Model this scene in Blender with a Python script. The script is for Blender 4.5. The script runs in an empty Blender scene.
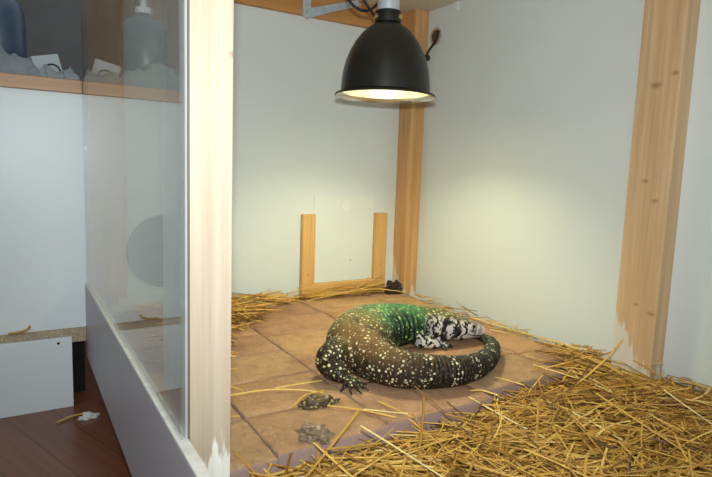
import bpy, bmesh, math, random
from mathutils import Vector, Matrix, noise as mnoise
from mathutils.bvhtree import BVHTree
random.seed(7)
SC = bpy.context.scene
COL = SC.collection
V = Vector

# ------------------------------------------------------------------ materials
def lin(c):
    return tuple(((x/255)/12.92 if x/255 <= .04045 else ((x/255+.055)/1.055)**2.4) for x in c) + (1,)

def newmat(name):
    m = bpy.data.materials.new(name); m.use_nodes = True
    nt = m.node_tree; nt.nodes.clear()
    out = nt.nodes.new('ShaderNodeOutputMaterial')
    b = nt.nodes.new('ShaderNodeBsdfPrincipled')
    nt.links.new(b.outputs[0], out.inputs[0])
    return m, nt, b, out

def N(nt, t, **kw):
    n = nt.nodes.new(t)
    for k, v in kw.items():
        if k.startswith('i_'):
            n.inputs[k[2:].replace('_', ' ')].default_value = v
        else:
            setattr(n, k, v)
    return n

def ramp(nt, fac, stops):
    r = nt.nodes.new('ShaderNodeValToRGB')
    e = r.color_ramp.elements
    while len(e) < len(stops): e.new(.5)
    for el, (p, c) in zip(e, stops):
        el.position = p
        el.color = c if len(c) == 4 else tuple(c) + (1,)
    nt.links.new(fac, r.inputs[0])
    return r

def mixc(nt, fac, a, b, mode='MIX'):
    m = nt.nodes.new('ShaderNodeMix'); m.data_type = 'RGBA'; m.blend_type = mode
    for sock, v in ((m.inputs[0], fac), (m.inputs[6], a), (m.inputs[7], b)):
        if isinstance(v, bpy.types.NodeSocket): nt.links.new(v, sock)
        else: sock.default_value = v
    return m.outputs[2]

def mathn(nt, op, a, b=None, c=None, clamp=False):
    m = nt.nodes.new('ShaderNodeMath'); m.operation = op; m.use_clamp = clamp
    for i, v in enumerate((a, b, c)):
        if v is None: continue
        if isinstance(v, bpy.types.NodeSocket): nt.links.new(v, m.inputs[i])
        else: m.inputs[i].default_value = v
    return m.outputs[0]

def coords(nt, scale=(1, 1, 1)):
    tc = nt.nodes.new('ShaderNodeTexCoord'); mp = nt.nodes.new('ShaderNodeMapping')
    mp.inputs['Scale'].default_value = scale
    nt.links.new(tc.outputs['Object'], mp.inputs[0])
    return mp.outputs[0]

def bump(nt, b, h, strength=.3, dist=.002):
    bp = nt.nodes.new('ShaderNodeBump'); bp.inputs['Strength'].default_value = strength
    bp.inputs['Distance'].default_value = dist
    nt.links.new(h, bp.inputs['Height']); nt.links.new(bp.outputs[0], b.inputs['Normal'])

def noise(nt, vec, scale, detail=3, rough=.5):
    n = N(nt, 'ShaderNodeTexNoise'); n.inputs['Scale'].default_value = scale
    n.inputs['Detail'].default_value = detail; n.inputs['Roughness'].default_value = rough
    nt.links.new(vec, n.inputs['Vector']); return n.outputs['Fac']

def plain(name, rgb, rough=.5, metal=0, spec=.5, var=.06, vs=12, bmp=0):
    m, nt, b, o = newmat(name)
    c = coords(nt); f = noise(nt, c, vs)
    base = lin(rgb)
    lo = tuple(x*(1-var) for x in base[:3]) + (1,); hi = tuple(min(1, x*(1+var)) for x in base[:3]) + (1,)
    r = ramp(nt, f, [(.3, lo), (.7, hi)])
    nt.links.new(r.outputs[0], b.inputs['Base Color'])
    b.inputs['Roughness'].default_value = rough; b.inputs['Metallic'].default_value = metal
    b.inputs['Specular IOR Level'].default_value = spec
    if bmp:
        bump(nt, b, noise(nt, c, 180, 4), bmp, .002)
    return m

def wood(name, dark, light, axis='z', knots=(), smear=None, freq=1.0, rough=.55):
    """long grained timber; knots = (x,y,z,r) in object space; smear = (height, rgb) of old paint low on the piece"""
    m, nt, b, o = newmat(name)
    st = {'x': (1.2, 38, 38), 'y': (38, 1.2, 38), 'z': (38, 38, 1.2)}[axis]
    vec = coords(nt, tuple(s*freq for s in st))
    tc = coords(nt)
    g = noise(nt, vec, 1.0, 5, .6)
    fine = noise(nt, vec, 4.0, 3, .6)
    f = mathn(nt, 'ADD', mathn(nt, 'MULTIPLY', g, .75), mathn(nt, 'MULTIPLY', fine, .25))
    r = ramp(nt, f, [(.32, lin(dark)), (.5, lin(tuple((a+c)/2 for a, c in zip(dark, light)))), (.68, lin(light))])
    colr = r.outputs[0]
    for (kx, ky, kz, kr) in knots:
        sub = N(nt, 'ShaderNodeVectorMath', operation='SUBTRACT'); nt.links.new(tc, sub.inputs[0])
        sub.inputs[1].default_value = (kx, ky, kz)
        mul = N(nt, 'ShaderNodeVectorMath', operation='MULTIPLY'); nt.links.new(sub.outputs[0], mul.inputs[0])
        mul.inputs[1].default_value = {'x': (1.2, 1.3, 1.8), 'y': (1.8, 1.2, 1.2), 'z': (1.2, 1.0, 1.9)}[axis]
        ln = N(nt, 'ShaderNodeVectorMath', operation='LENGTH'); nt.links.new(mul.outputs[0], ln.inputs[0])
        d = mathn(nt, 'DIVIDE', ln.outputs['Value'], kr)
        k = ramp(nt, d, [(.0, (1, 1, 1)), (.35, (.75, .75, .75)), (.75, (.25, .25, .25)), (1, (0, 0, 0))])
        colr = mixc(nt, mathn(nt, 'MULTIPLY', k.outputs[0], .7), colr, lin((132, 84, 46)))
    if smear:
        h, rgb, sx, amp = smear
        sep = N(nt, 'ShaderNodeSeparateXYZ'); nt.links.new(tc, sep.inputs[0])
        n1 = noise(nt, coords(nt, (34, 34, 5)), 1.0, 4, .65)
        hh = mathn(nt, 'ADD', mathn(nt, 'MULTIPLY_ADD', n1, amp*3, h-amp*1.5), mathn(nt, 'MULTIPLY', sep.outputs[1], sx))
        k = mathn(nt, 'MULTIPLY', mathn(nt, 'SUBTRACT', hh, sep.outputs[2]), 60, clamp=True)
        colr = mixc(nt, mathn(nt, 'MULTIPLY', k, mathn(nt, 'MULTIPLY_ADD', noise(nt, coords(nt, (60, 60, 7)), 1.0, 4, .7), .9, .28, True)), colr, lin(rgb))
    nt.links.new(colr, b.inputs['Base Color'])
    b.inputs['Roughness'].default_value = rough
    bump(nt, b, f, .25, .0015)
    return m

M = {}
def wallmat(name, rgb, rough=.42):
    m, nt, b, o = newmat(name)
    c = coords(nt)
    a = noise(nt, c, 3.0, 4); s = noise(nt, c, 60, 3, .7)
    base = lin(rgb)
    r = ramp(nt, a, [(.3, tuple(x*.96 for x in base[:3])+(1,)), (.7, base)])
    k = ramp(nt, s, [(.70, (0, 0, 0)), (.80, (.22, .22, .22))])
    nt.links.new(mixc(nt, k.outputs[0], r.outputs[0], lin((150, 140, 125))), b.inputs['Base Color'])
    b.inputs['Roughness'].default_value = rough; b.inputs['Specular IOR Level'].default_value = .3
    bump(nt, b, noise(nt, c, 45, 2), .05, .001)
    return m
M['wall'] = wallmat('white_melamine', (218, 222, 217))
M['hatch'] = wallmat('white_hatch_board', (222, 225, 218))
M['ceil'] = wallmat('ceiling_board', (205, 196, 178))
M['cab'] = wallmat('cabinet_white', (228, 233, 232), .35)
M['board'] = wallmat('front_board_grey', (182, 176, 182), .4)
M['pineA'] = wood('pine_front_post', (164, 144, 121), (184, 166, 145), 'z', [(.03, -.034, .70, .012)], (.13, (238, 234, 224), 0.0, .08))
M['pineB'] = wood('pine_wall_post', (188, 150, 108), (214, 180, 138), 'z',
                  [(-.028, .015, .79, .020), (-.028, -.03, .815, .013), (-.028, .02, .55, .014), (-.028, -.01, .50, .013), (-.028, -.03, .21, .015), (-.028, .012, .225, .010)],
                  (.115, (220, 216, 204), 1.3, .085))
M['pineC'] = wood('pine_corner_post', (184, 134, 80), (212, 166, 110), 'z',
                  [(-.028, 0, .37, .018), (-.028, -.02, .72, .014), (-.028, .02, .83, .012), (-.028, .0, 1.0, .016)], (.13, (220, 214, 198), 1.6, .09))
M['pineD'] = wood('pine_hatch_frame', (196, 148, 82), (222, 178, 112), 'z', [(.165, -.02, .16, .012), (-.17, -.02, .14, .014), (.19, -.02, .22, .01), (-.198, -.02, .03, .012)])
M['pineX'] = wood('pine_hatch_rail', (196, 148, 82), (220, 176, 110), 'x')
M['beam'] = wood('orange_beam', (176, 118, 62), (200, 144, 84), 'x', freq=.8)
M['counter'] = wood('beech_counter', (172, 124, 84), (192, 146, 104), 'x', freq=.7, rough=.4)
M['cupboard'] = wood('brown_cupboard', (96, 62, 44), (128, 86, 60), 'z', freq=.6)

def chip(name):
    m, nt, b, o = newmat(name); c = coords(nt)
    v = N(nt, 'ShaderNodeTexVoronoi'); v.inputs['Scale'].default_value = 240; nt.links.new(c, v.inputs['Vector'])
    r = ramp(nt, mathn(nt, 'ADD', mathn(nt, 'MULTIPLY', v.outputs['Distance'], .6), mathn(nt, 'MULTIPLY', noise(nt, c, 90, 4), .5)), [(.2, lin((142, 122, 98))), (.5, lin((172, 150, 122))), (.8, lin((196, 178, 150)))])
    nt.links.new(r.outputs[0], b.inputs['Base Color']); b.inputs['Roughness'].default_value = .9
    bump(nt, b, v.outputs['Distance'], .5, .003)
    return m
M['chip'] = chip('raw_chipboard')
M['edge'] = plain('board_edge_band', (214, 208, 196), .45, var=.12, vs=60)

def paver_mat():
    m, nt, b, o = newmat('pavers_sandstone')
    tc = N(nt, 'ShaderNodeTexCoord'); oi = N(nt, 'ShaderNodeObjectInfo')
    add = N(nt, 'ShaderNodeVectorMath', operation='MULTIPLY_ADD')
    cmb = N(nt, 'ShaderNodeCombineXYZ')
    for i in range(3): nt.links.new(oi.outputs['Random'], cmb.inputs[i])
    nt.links.new(cmb.outputs[0], add.inputs[0]); add.inputs[1].default_value = (37, 19, 53)
    nt.links.new(tc.outputs['Object'], add.inputs[2])
    vec = add.outputs[0]
    a = noise(nt, vec, 14, 6, .68); f = noise(nt, vec, 70, 4, .7); s = noise(nt, vec, 160, 2, .5)
    col = ramp(nt, a, [(.3, lin((134, 98, 76))), (.5, lin((170, 130, 98))), (.72, lin((198, 160, 120)))]).outputs[0]
    hue = ramp(nt, oi.outputs['Random'], [(0, lin((160, 124, 102))), (.5, lin((184, 138, 96))), (1, lin((184, 152, 108)))]).outputs[0]
    col = mixc(nt, .45, col, hue)
    col = mixc(nt, ramp(nt, f, [(.55, (0, 0, 0)), (.75, (.55, .55, .55))]).outputs[0], col, lin((112, 80, 66)))
    col = mixc(nt, ramp(nt, s, [(.62, (0, 0, 0)), (.75, (.4, .4, .4))]).outputs[0], col, lin((226, 204, 176)))
    # side faces tinted mauve: cool flash light painted into their colour
    ge = N(nt, 'ShaderNodeNewGeometry'); sp = N(nt, 'ShaderNodeSeparateXYZ'); nt.links.new(ge.outputs['True Normal'], sp.inputs[0])
    side = ramp(nt, mathn(nt, 'ABSOLUTE', sp.outputs[2]), [(.3, (.8, .8, .8)), (.8, (0, 0, 0))]).outputs[0]
    so = N(nt, 'ShaderNodeSeparateXYZ'); nt.links.new(tc.outputs['Object'], so.inputs[0])
    low = mathn(nt, 'MULTIPLY', mathn(nt, 'SUBTRACT', .046, so.outputs[2]), 300, clamp=True)
    st = ramp(nt, noise(nt, vec, 5.5, 5, .7), [(.52, (0, 0, 0)), (.68, (.5, .5, .5))]).outputs[0]
    col = mixc(nt, st, col, lin((122, 88, 64)))
    col = mixc(nt, mathn(nt, 'MULTIPLY', side, low), col, lin((160, 136, 130)))
    nt.links.new(col, b.inputs['Base Color']); b.inputs['Roughness'].default_value = .85
    b.inputs['Specular IOR Level'].default_value = .25
    bump(nt, b, mathn(nt, 'ADD', f, mathn(nt, 'MULTIPLY', a, 1.5)), .5, .004)
    return m
M['paver'] = paver_mat()

def straw_mat(name, dull=1.0):
    m, nt, b, o = newmat(name)
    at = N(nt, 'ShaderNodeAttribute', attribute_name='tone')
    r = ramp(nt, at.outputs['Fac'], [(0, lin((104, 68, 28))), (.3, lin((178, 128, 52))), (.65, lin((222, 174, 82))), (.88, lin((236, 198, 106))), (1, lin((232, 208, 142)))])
    f = noise(nt, coords(nt), 120, 2)
    col = mixc(nt, ramp(nt, f, [(.5, (0, 0, 0)), (.8, (.35, .35, .35))]).outputs[0], r.outputs[0], lin((120, 84, 36)))
    nt.links.new(col, b.inputs['Base Color']); b.inputs['Roughness'].default_value = .5
    b.inputs['Specular IOR Level'].default_value = .35
    return m
M['straw'] = straw_mat('straw')

def laminate():
    m, nt, b, o = newmat('floor_laminate'); c = coords(nt)
    br = N(nt, 'ShaderNodeTexBrick'); br.inputs['Scale'].default_value = 1; br.offset = .37
    br.inputs['Brick Width'].default_value = .9; br.inputs['Row Height'].default_value = .12
    br.inputs['Mortar Size'].default_value = .0012
    br.inputs['Color1'].default_value = lin((118, 66, 46)); br.inputs['Color2'].default_value = lin((134, 82, 56)); br.inputs['Mortar'].default_value = lin((50, 28, 20))
    rot = N(nt, 'ShaderNodeMapping'); rot.inputs['Rotation'].default_value = (0, 0, math.radians(70)); nt.links.new(c, rot.inputs[0])
    nt.links.new(rot.outputs[0], br.inputs['Vector'])
    st = N(nt, 'ShaderNodeMapping'); st.inputs['Scale'].default_value = (2, 50, 1); nt.links.new(rot.outputs[0], st.inputs[0])
    g = noise(nt, st.outputs[0], 1, 5, .6)
    col = mixc(nt, ramp(nt, g, [(.4, (0, 0, 0)), (.75, (.6, .6, .6))]).outputs[0], br.outputs['Color'], lin((88, 44, 30)))
    nt.links.new(col, b.inputs['Base Color']); b.inputs['Roughness'].default_value = .32
    return m
M['laminate'] = laminate()

def glass_mat(name='pane_glass', haze=.05, base=0.0):
    m, nt, b, o = newmat(name); nt.nodes.remove(b)
    tr = N(nt, 'ShaderNodeBsdfTransparent'); tr.inputs[0].default_value = (.95, .965, .955, 1)
    gl = N(nt, 'ShaderNodeBsdfGlossy'); gl.inputs['Roughness'].default_value = .012; gl.inputs[0].default_value = (1, 1, 1, 1)
    ge = N(nt, 'ShaderNodeNewGeometry')
    ior = mathn(nt, 'ADD', mathn(nt, 'MULTIPLY', ge.outputs['Backfacing'], 1/1.5-1.5), 1.5)   # same reflectance from either side of the pane
    fr = N(nt, 'ShaderNodeFresnel'); nt.links.new(ior, fr.inputs['IOR'])
    mx = N(nt, 'ShaderNodeMixShader'); nt.links.new(fr.outputs[0], mx.inputs[0]); nt.links.new(tr.outputs[0], mx.inputs[1]); nt.links.new(gl.outputs[0], mx.inputs[2])
    df = N(nt, 'ShaderNodeBsdfDiffuse'); df.inputs[0].default_value = (.8, .8, .8, 1)
    dust = N(nt, 'ShaderNodeMixShader'); nt.links.new(mathn(nt, 'MULTIPLY_ADD', noise(nt, coords(nt, (1, 1, .35)), 9, 4), haze, base), dust.inputs[0])
    nt.links.new(mx.outputs[0], dust.inputs[1]); nt.links.new(df.outputs[0], dust.inputs[2])
    nt.links.new(dust.outputs[0], o.inputs[0])
    return m
M['glass'] = glass_mat()
M['hazy'] = glass_mat('hazy_pane_glass', .2, .2)

M['black'] = plain('black_enamel', (30, 28, 23), .32, spec=.5)
M['collar'] = plain('black_bakelite', (22, 22, 21), .45)
M['cream'] = plain('satin_reflector_lining', (226, 222, 212), .26, 1.0)
M['silver'] = plain('brushed_aluminium', (196, 202, 208), .42, .3)
M['galv'] = plain('galvanised_steel', (190, 200, 204), .45, .25, var=.15, vs=40)
M['brass'] = plain('brass', (222, 196, 120), .3, .8)
M['rubber'] = plain('black_rubber', (24, 22, 22), .55)
M['whiteplastic'] = plain('white_plastic', (226, 226, 222), .4)
M['bark'] = plain('dark_bark', (44, 28, 26), .9, var=.5, vs=60, bmp=.8)
M['jug'] = plain('slate_blue_plastic', (66, 78, 98), .3)
M['paper'] = plain('white_paper', (184, 188, 188), .8)
M['plasticbag'] = plain('pale_plastic_film', (172, 178, 180), .3, var=.15, vs=25)
M['greywall'] = plain('dark_grey_wall', (104, 100, 98), .8)
M['roomwall'] = plain('room_wall_paint', (150, 142, 132), .8)
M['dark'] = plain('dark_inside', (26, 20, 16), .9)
M['hole'] = plain('hole_brown', (96, 66, 52), .9)
M['vent'] = plain('grey_vent_plate', (112, 120, 118), .6)
M['leaf'] = plain('leaf_green', (70, 92, 48), .6, var=.3)
M['fluff'] = plain('white_fluff', (214, 212, 208), .95, var=.1)
m, nt, b, o = newmat('lamp_bulb_glow')
b.inputs['Base Color'].default_value = (1, .98, .85, 1)
b.inputs['Emission Color'].default_value = (1, 1, .58, 1); b.inputs['Emission Strength'].default_value = 190
M['bulb'] = m
def clump_mat(name, dk, lt, sc):
    m, nt, b, o = newmat(name); c = coords(nt)
    v = N(nt, 'ShaderNodeTexVoronoi'); v.inputs['Scale'].default_value = sc; nt.links.new(c, v.inputs['Vector'])
    r = ramp(nt, v.outputs['Distance'], [(.15, lin(lt)), (.4, lin(dk))]); nt.links.new(r.outputs[0], b.inputs['Base Color'])
    b.inputs['Roughness'].default_value = .6; bump(nt, b, v.outputs['Distance'], .6, .004); return m
M['clump'] = clump_mat('speckled_skin', (74, 56, 36), (206, 186, 130), 110)
M['scrap'] = clump_mat('greyish_film', (120, 96, 76), (178, 160, 138), 70)

# ------------------------------------------------------------------ mesh helpers
def bx(bm, x0, x1, y0, y1, z0, z1, bev=0.0, seg=2):
    r = bmesh.ops.create_cube(bm, size=1)
    vs = r['verts']
    for v in vs:
        v.co = V((x0+(v.co.x+.5)*(x1-x0), y0+(v.co.y+.5)*(y1-y0), z0+(v.co.z+.5)*(z1-z0)))
    if bev:
        es = list({e for v in vs for e in v.link_edges})
        bmesh.ops.bevel(bm, geom=es, offset=bev, segments=seg, affect='EDGES', profile=.6)
    return bm

def box(*a, **k): return bx(bmesh.new(), *a, **k)

def frame_of(t):
    t = t.normalized(); up = V((0, 0, 1)) if abs(t.z) < .92 else V((1, 0, 0))
    a = t.cross(up).normalized(); return a, a.cross(t).normalized()

def tube(bm, pts, rad, n=8, caps=True, squash=None):
    """swept tube; rad a number or a list; squash flattens along the second axis"""
    pts = [V(p) for p in pts]; rings = []; prev = None
    for i, p in enumerate(pts):
        t = (pts[min(i+1, len(pts)-1)] - pts[max(i-1, 0)])
        if t.length < 1e-9: t = V((0, 0, 1))
        t.normalize()
        if prev is None: a, b_ = frame_of(t)
        else:
            a = prev - t*prev.dot(t)
            if a.length < 1e-5: a, b_ = frame_of(t)
            a.normalize(); b_ = a.cross(t).normalized()
        prev = a
        r = rad[i] if isinstance(rad, (list, tuple)) else rad
        q = squash if squash else 1
        rings.append([bm.verts.new(p + a*math.cos(2*math.pi*k/n)*r + b_*math.sin(2*math.pi*k/n)*r*q) for k in range(n)])
    for A, B in zip(rings, rings[1:]):
        for k in range(n):
            bm.faces.new((A[k], A[(k+1) % n], B[(k+1) % n], B[k]))
    if caps:
        bm.faces.new(rings[0][::-1]); bm.faces.new(rings[-1])
    return rings

def lathe(bm, c, prof, n=48, closed=False):
    c = V(c); rings = []
    for r, z in prof:
        if r < 1e-6: rings.append([bm.verts.new(c+V((0, 0, z)))])
        else: rings.append([bm.verts.new(c+V((r*math.cos(2*math.pi*k/n), r*math.sin(2*math.pi*k/n), z))) for k in range(n)])
    seq = list(zip(rings, rings[1:])) + ([(rings[-1], rings[0])] if closed else [])
    for A, B in seq:
        for k in range(n):
            k2 = (k+1) % n
            if len(A) == 1 and len(B) == 1: continue
            if len(A) == 1: bm.faces.new((A[0], B[k2], B[k]))
            elif len(B) == 1: bm.faces.new((A[k], A[k2], B[0]))
            else: bm.faces.new((A[k], A[k2], B[k2], B[k]))
    return bm

def obj(name, bm, mat, parent=None, smooth=None, origin=None):
    """links a bmesh built in place as one mesh object; parts are stored relative to their thing"""
    bmesh.ops.recalc_face_normals(bm, faces=bm.faces[:])
    if parent is not None: off = V(parent['_o'])
    elif origin is not None: off = V(origin)
    else:
        xs = [v.co for v in bm.verts]
        off = V(((min(v.x for v in xs)+max(v.x for v in xs))/2, (min(v.y for v in xs)+max(v.y for v in xs))/2, min(v.z for v in xs)))
    for v in bm.verts: v.co -= off
    me = bpy.data.meshes.new(name); bm.to_mesh(me); bm.free()
    if smooth is not None:
        me.polygons.foreach_set('use_smooth', [True]*len(me.polygons))
        if smooth < 180: me.set_sharp_from_angle(angle=math.radians(smooth))
    o = bpy.data.objects.new(name, me); COL.objects.link(o)
    if mat: me.materials.append(mat)
    if parent is not None: o.parent = parent
    else: o.location = off
    o['_o'] = tuple(off)
    return o

def tag(o, label, cat, group=None, kind=None):
    o['label'] = label; o['category'] = cat
    if group: o['group'] = group
    if kind: o['kind'] = kind
    return o

def thing(name, label, cat, loc, group=None):
    o = bpy.data.objects.new(name, None); COL.objects.link(o); o.location = loc; o['_o'] = tuple(loc)
    o.empty_display_size = .05
    return tag(o, label, cat, group)

def struct(name, bm, m, label=None, parent=None):
    o = obj(name, bm, m, parent)
    if parent is None:
        o['kind'] = 'structure'
        if label: o['label'] = label; o['category'] = name.split('_')[0]
    return o

# ------------------------------------------------------------------ main dimensions (metres, z = 0 is the top of the paving)
XL, XR = .198, 1.445        # glazed front side and right wall
YE = 1.933                  # end wall
ZF, ZC = -.05, 1.143        # enclosure floor, ceiling
ZR = -.28                   # floor of the room

# ------------------------------------------------------------------ setting
struct('wall_end', box(XL, XR+.02, YE, YE+.016, ZF-.02, ZC+.02), M['wall'], 'white end wall of the enclosure behind the hatch frame')
struct('wall_right', box(XR, XR+.016, -.6, YE, ZF-.02, ZC+.02), M['wall'], 'long white right-hand wall of the enclosure')
struct('ceiling', box(XL-.012, XR, .15, YE, ZC, ZC+.016), M['ceil'], 'beige ceiling board above the heat lamp')
struct('floor', box(XL, XR, -.6, YE, ZF-.02, ZF), M['chip'], 'chipboard base of the enclosure under paving and straw')
struct('floor_room', box(-2.2, 3.2, -1.5, 3.7, ZR-.05, ZR), M['laminate'], 'reddish brown laminate room floor at lower left')
struct('wall_back', box(-2.2, 3.2, 3.6, 3.7, ZR, 2.3), M['greywall'], 'dark grey room wall beyond the counter')
struct('wall_left', box(-2.3, -2.2, -1.5, 3.7, ZR, 2.3), M['roomwall'], 'room wall far out to the left')
# plinth carrying the enclosure, set back under it
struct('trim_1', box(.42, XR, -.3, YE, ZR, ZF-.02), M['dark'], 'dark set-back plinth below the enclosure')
# front edging board of the glazed side
fb = thing('front_board', 'grey-white low board running back along the foot of the glass', 'board', (.19, 1.1, -.125))
obj('panel', box(.182, .198, .30, YE, -.125, .110, .001), M['board'], fb)
obj('edge_strip', box(.1815, .1985, .30, YE, .1102, .1165, .002), M['edge'], fb)['label'] = 'pale worn edge strip'

# ------------------------------------------------------------------ glass
pane = obj('window_1', box(.1865, .1905, .752, YE-.002, .117, ZC-.004), M['glass']); pane['kind'] = 'structure'
pane['label'] = 'tall glass pane standing on the front board left of the post'; pane['category'] = 'window'
pane2 = obj('window_2', box(.1935, .1965, .752, .885, .117, ZC-.004), M['hazy']); pane2['kind'] = 'structure'
pane2['label'] = 'narrow hazy second pane overlapping beside the front post'; pane2['category'] = 'window'

# ------------------------------------------------------------------ posts and beam
tag(obj('wooden_post', box(.200, .259, .752, .822, ZF, ZC, .002), M['pineA'], origin=(.23, .787, ZF)),
    'pale pine post in the foreground at the near end of the glass', 'post', 'pine posts')
tag(obj('wooden_post', box(1.39, XR, .780, .892, ZF, ZC, .002), M['pineB'], origin=(1.4175, .824, ZF)),
    'knotty pine post against the right wall rising from the straw', 'post', 'pine posts')
cp = thing('wooden_post', 'slim pine post in the far right corner behind the heat lamp', 'post', (1.4175, 1.89, ZF), 'pine posts')
obj('plank', box(1.380, 1.4045, 1.846, YE, ZF, ZC, .0015), M['pineC'], cp)
obj('plank', box(1.405, XR, 1.846, YE, ZF, ZC, .0015), M['pineC'], cp)
tag(obj('wooden_post', box(.199, .300, 1.885, YE, ZF, ZC, .002), M['pineC'], origin=(.25, 1.91, ZF)),
    'pine post seen faintly through the glass at its far end', 'post', 'pine posts')
tag(obj('ceiling_beam', box(.302, 1.379, 1.905, YE, 1.056, ZC, .002), M['beam']),
    'orange-brown wooden beam along the top of the white end wall', 'beam')

# ------------------------------------------------------------------ hatch on the end wall
hf = thing('timber_surround', 'small U-shaped pine frame screwed to the end wall', 'frame', (1.134, YE-.01, ZF))
obj('upright', box(.937, .992, 1.910, YE, .052, .327, .002), M['pineD'], hf)
obj('upright', box(1.272, 1.328, 1.910, YE, .052, .329, .002), M['pineD'], hf)
obj('bottom_rail', box(.937, 1.328, 1.909, YE, -.012, .0515, .002), M['pineX'], hf)
hb = thing('sliding_board', 'white sliding hatch board standing inside the small pine frame', 'hatch', (1.132, YE-.008, .0525))
obj('board', box(.993, 1.271, 1.929, YE, .0525, .40, .001), M['hatch'], hb)
bm = bmesh.new(); lathe(bm, (0, 0, 0), [(0, .0012), (.018, .0012), (.0225, .0022), (.0235, 0)], 24)
bmesh.ops.transform(bm, matrix=Matrix.Translation((1.137, 1.929, .358)) @ Matrix.Rotation(math.pi/2, 4, 'X'), verts=bm.verts[:])
obj('plug', bm, M['whiteplastic'], hb, 40)
bm = bmesh.new(); lathe(bm, (0, 0, 0), [(0, .002), (.004, .002), (.005, 0)], 12)
bmesh.ops.transform(bm, matrix=Matrix.Translation((1.165, 1.929, .137)) @ Matrix.Rotation(math.pi/2, 4, 'X'), verts=bm.verts[:])
obj('screw', bm, M['galv'], hb, 40)
# round vent seen through the glass
vt = thing('round_disc', 'round grey disc on the end wall seen through the glass', 'disc', (.43, YE, .09))
bm = bmesh.new(); lathe(bm, (0, 0, 0), [(0, .006), (.108, .006), (.112, .010), (.120, .010), (.124, 0)], 64)
bmesh.ops.transform(bm, matrix=Matrix.Translation((.43, YE, .207)) @ Matrix.Rotation(math.pi/2, 4, 'X'), verts=bm.verts[:])
obj('plate', bm, M['vent'], vt, 40)

# ------------------------------------------------------------------ heat lamp
LX, LY = .953, 1.411
ht = thing('heat_lamp', 'black dome heat lamp hanging lit above the lizard', 'lamp', (LX, LY, .715))
prof = [(.151, .722), (.149, .727), (.142, .7285), (.133, .734), (.1315, .760), (.128, .790), (.121, .820), (.109, .850), (.0935, .878), (.074, .903), (.055, .920), (.040, .929), (.036, .932)]
inner = [(max(.001, r-.0022), z-.0012) for r, z in prof[::-1]]
bm = bmesh.new(); lathe(bm, (LX, LY, 0), prof + [(.020, .9325)] , 72)
obj('shade', bm, M['black'], ht, 40)
bm = bmesh.new(); lathe(bm, (LX, LY, 0), inner, 72)
obj('reflector_lining', bm, M['cream'], ht, 40)['label'] = 'cream inner lining'
bm = bmesh.new(); lathe(bm, (LX, LY, 0), [(.0, .9335), (.0385, .9335), (.0385, .962), (.0365, .966), (0, .966)], 40)
obj('collar', bm, M['collar'], ht, 35)
for a in (-3.22, -1.08, .95, 2.1):
    d = V((math.cos(a), math.sin(a), 0)); p = V((LX, LY, .948))+d*.038
    bm = bmesh.new(); tube(bm, [p, p+d*.004, p+d*.0055], [.0075, .0075, .005], 12)
    obj('brass_screw', bm, M['brass'], ht, 40)
bm = bmesh.new(); lathe(bm, (LX, LY, 0), [(0, .9665), (.033, .9665), (.033, ZC-.012), (.05, ZC-.012), (.05, ZC), (0, ZC)], 40)
obj('socket_tube', bm, M['silver'], ht, 35)['label'] = 'silver tube holding the collar'
bm = bmesh.new(); lathe(bm, (LX, LY, 0), [(0, .808), (.02, .810), (.038, .822), (.045, .842), (.042, .862), (.026, .886), (.018, .900), (.018, .93), (0, .93)], 32)
obj('bulb', bm, M['bulb'], ht, 60)

# bracket on the beam
br = thing('steel_bracket', 'galvanised steel bracket bolted to the wooden beam left of the lamp', 'bracket', (.93, 1.9, 1.055))
obj('strap', box(.912, .944, 1.9015, 1.905, 1.050, ZC, .001), M['galv'], br)
bm = bmesh.new()
p0, p1 = V((.926, 1.890, 1.062)), V((1.14, 1.890, 1.141))
d = (p1-p0).normalized(); n_ = V((-d.z, 0, d.x))
for (oy, w, t) in ((1.8995, .016, .003),):
    q = [p0-d*.012-n_*w, p1-n_*w, p1+n_*w*.2, p0-d*.012+n_*w*.9]
    A = [bm.verts.new((v.x, oy, v.z)) for v in q]; B = [bm.verts.new((v.x, oy-t, v.z)) for v in q]
    bm.faces.new(A); bm.faces.new(B[::-1])
    for k in range(4): bm.faces.new((A[k], B[k], B[(k+1) % 4], A[(k+1) % 4]))
q = [p0-d*.012-n_*.016, p1-n_*.016]
for (a, b2) in ((q[0], q[1]),):
    A = [(a.x, 1.8995, a.z), (b2.x, 1.8995, b2.z), (b2.x, 1.8745, b2.z), (a.x, 1.8745, a.z)]
    u = [bm.verts.new(v) for v in A]; l = [bm.verts.new((v[0]-n_.x*.003, v[1], v[2]-n_.z*.003)) for v in A]
    bm.faces.new(u); bm.faces.new(l[::-1])
    for k in range(4): bm.faces.new((u[k], l[k], l[(k+1) % 4], u[(k+1) % 4]))
obj('diagonal_arm', bm, M['galv'], br)
bm = bmesh.new(); tube(bm, [(.927, 1.8968, 1.066), (.927, 1.889, 1.066)], .007, 6); obj('bolt', bm, M['galv'], br)
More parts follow.
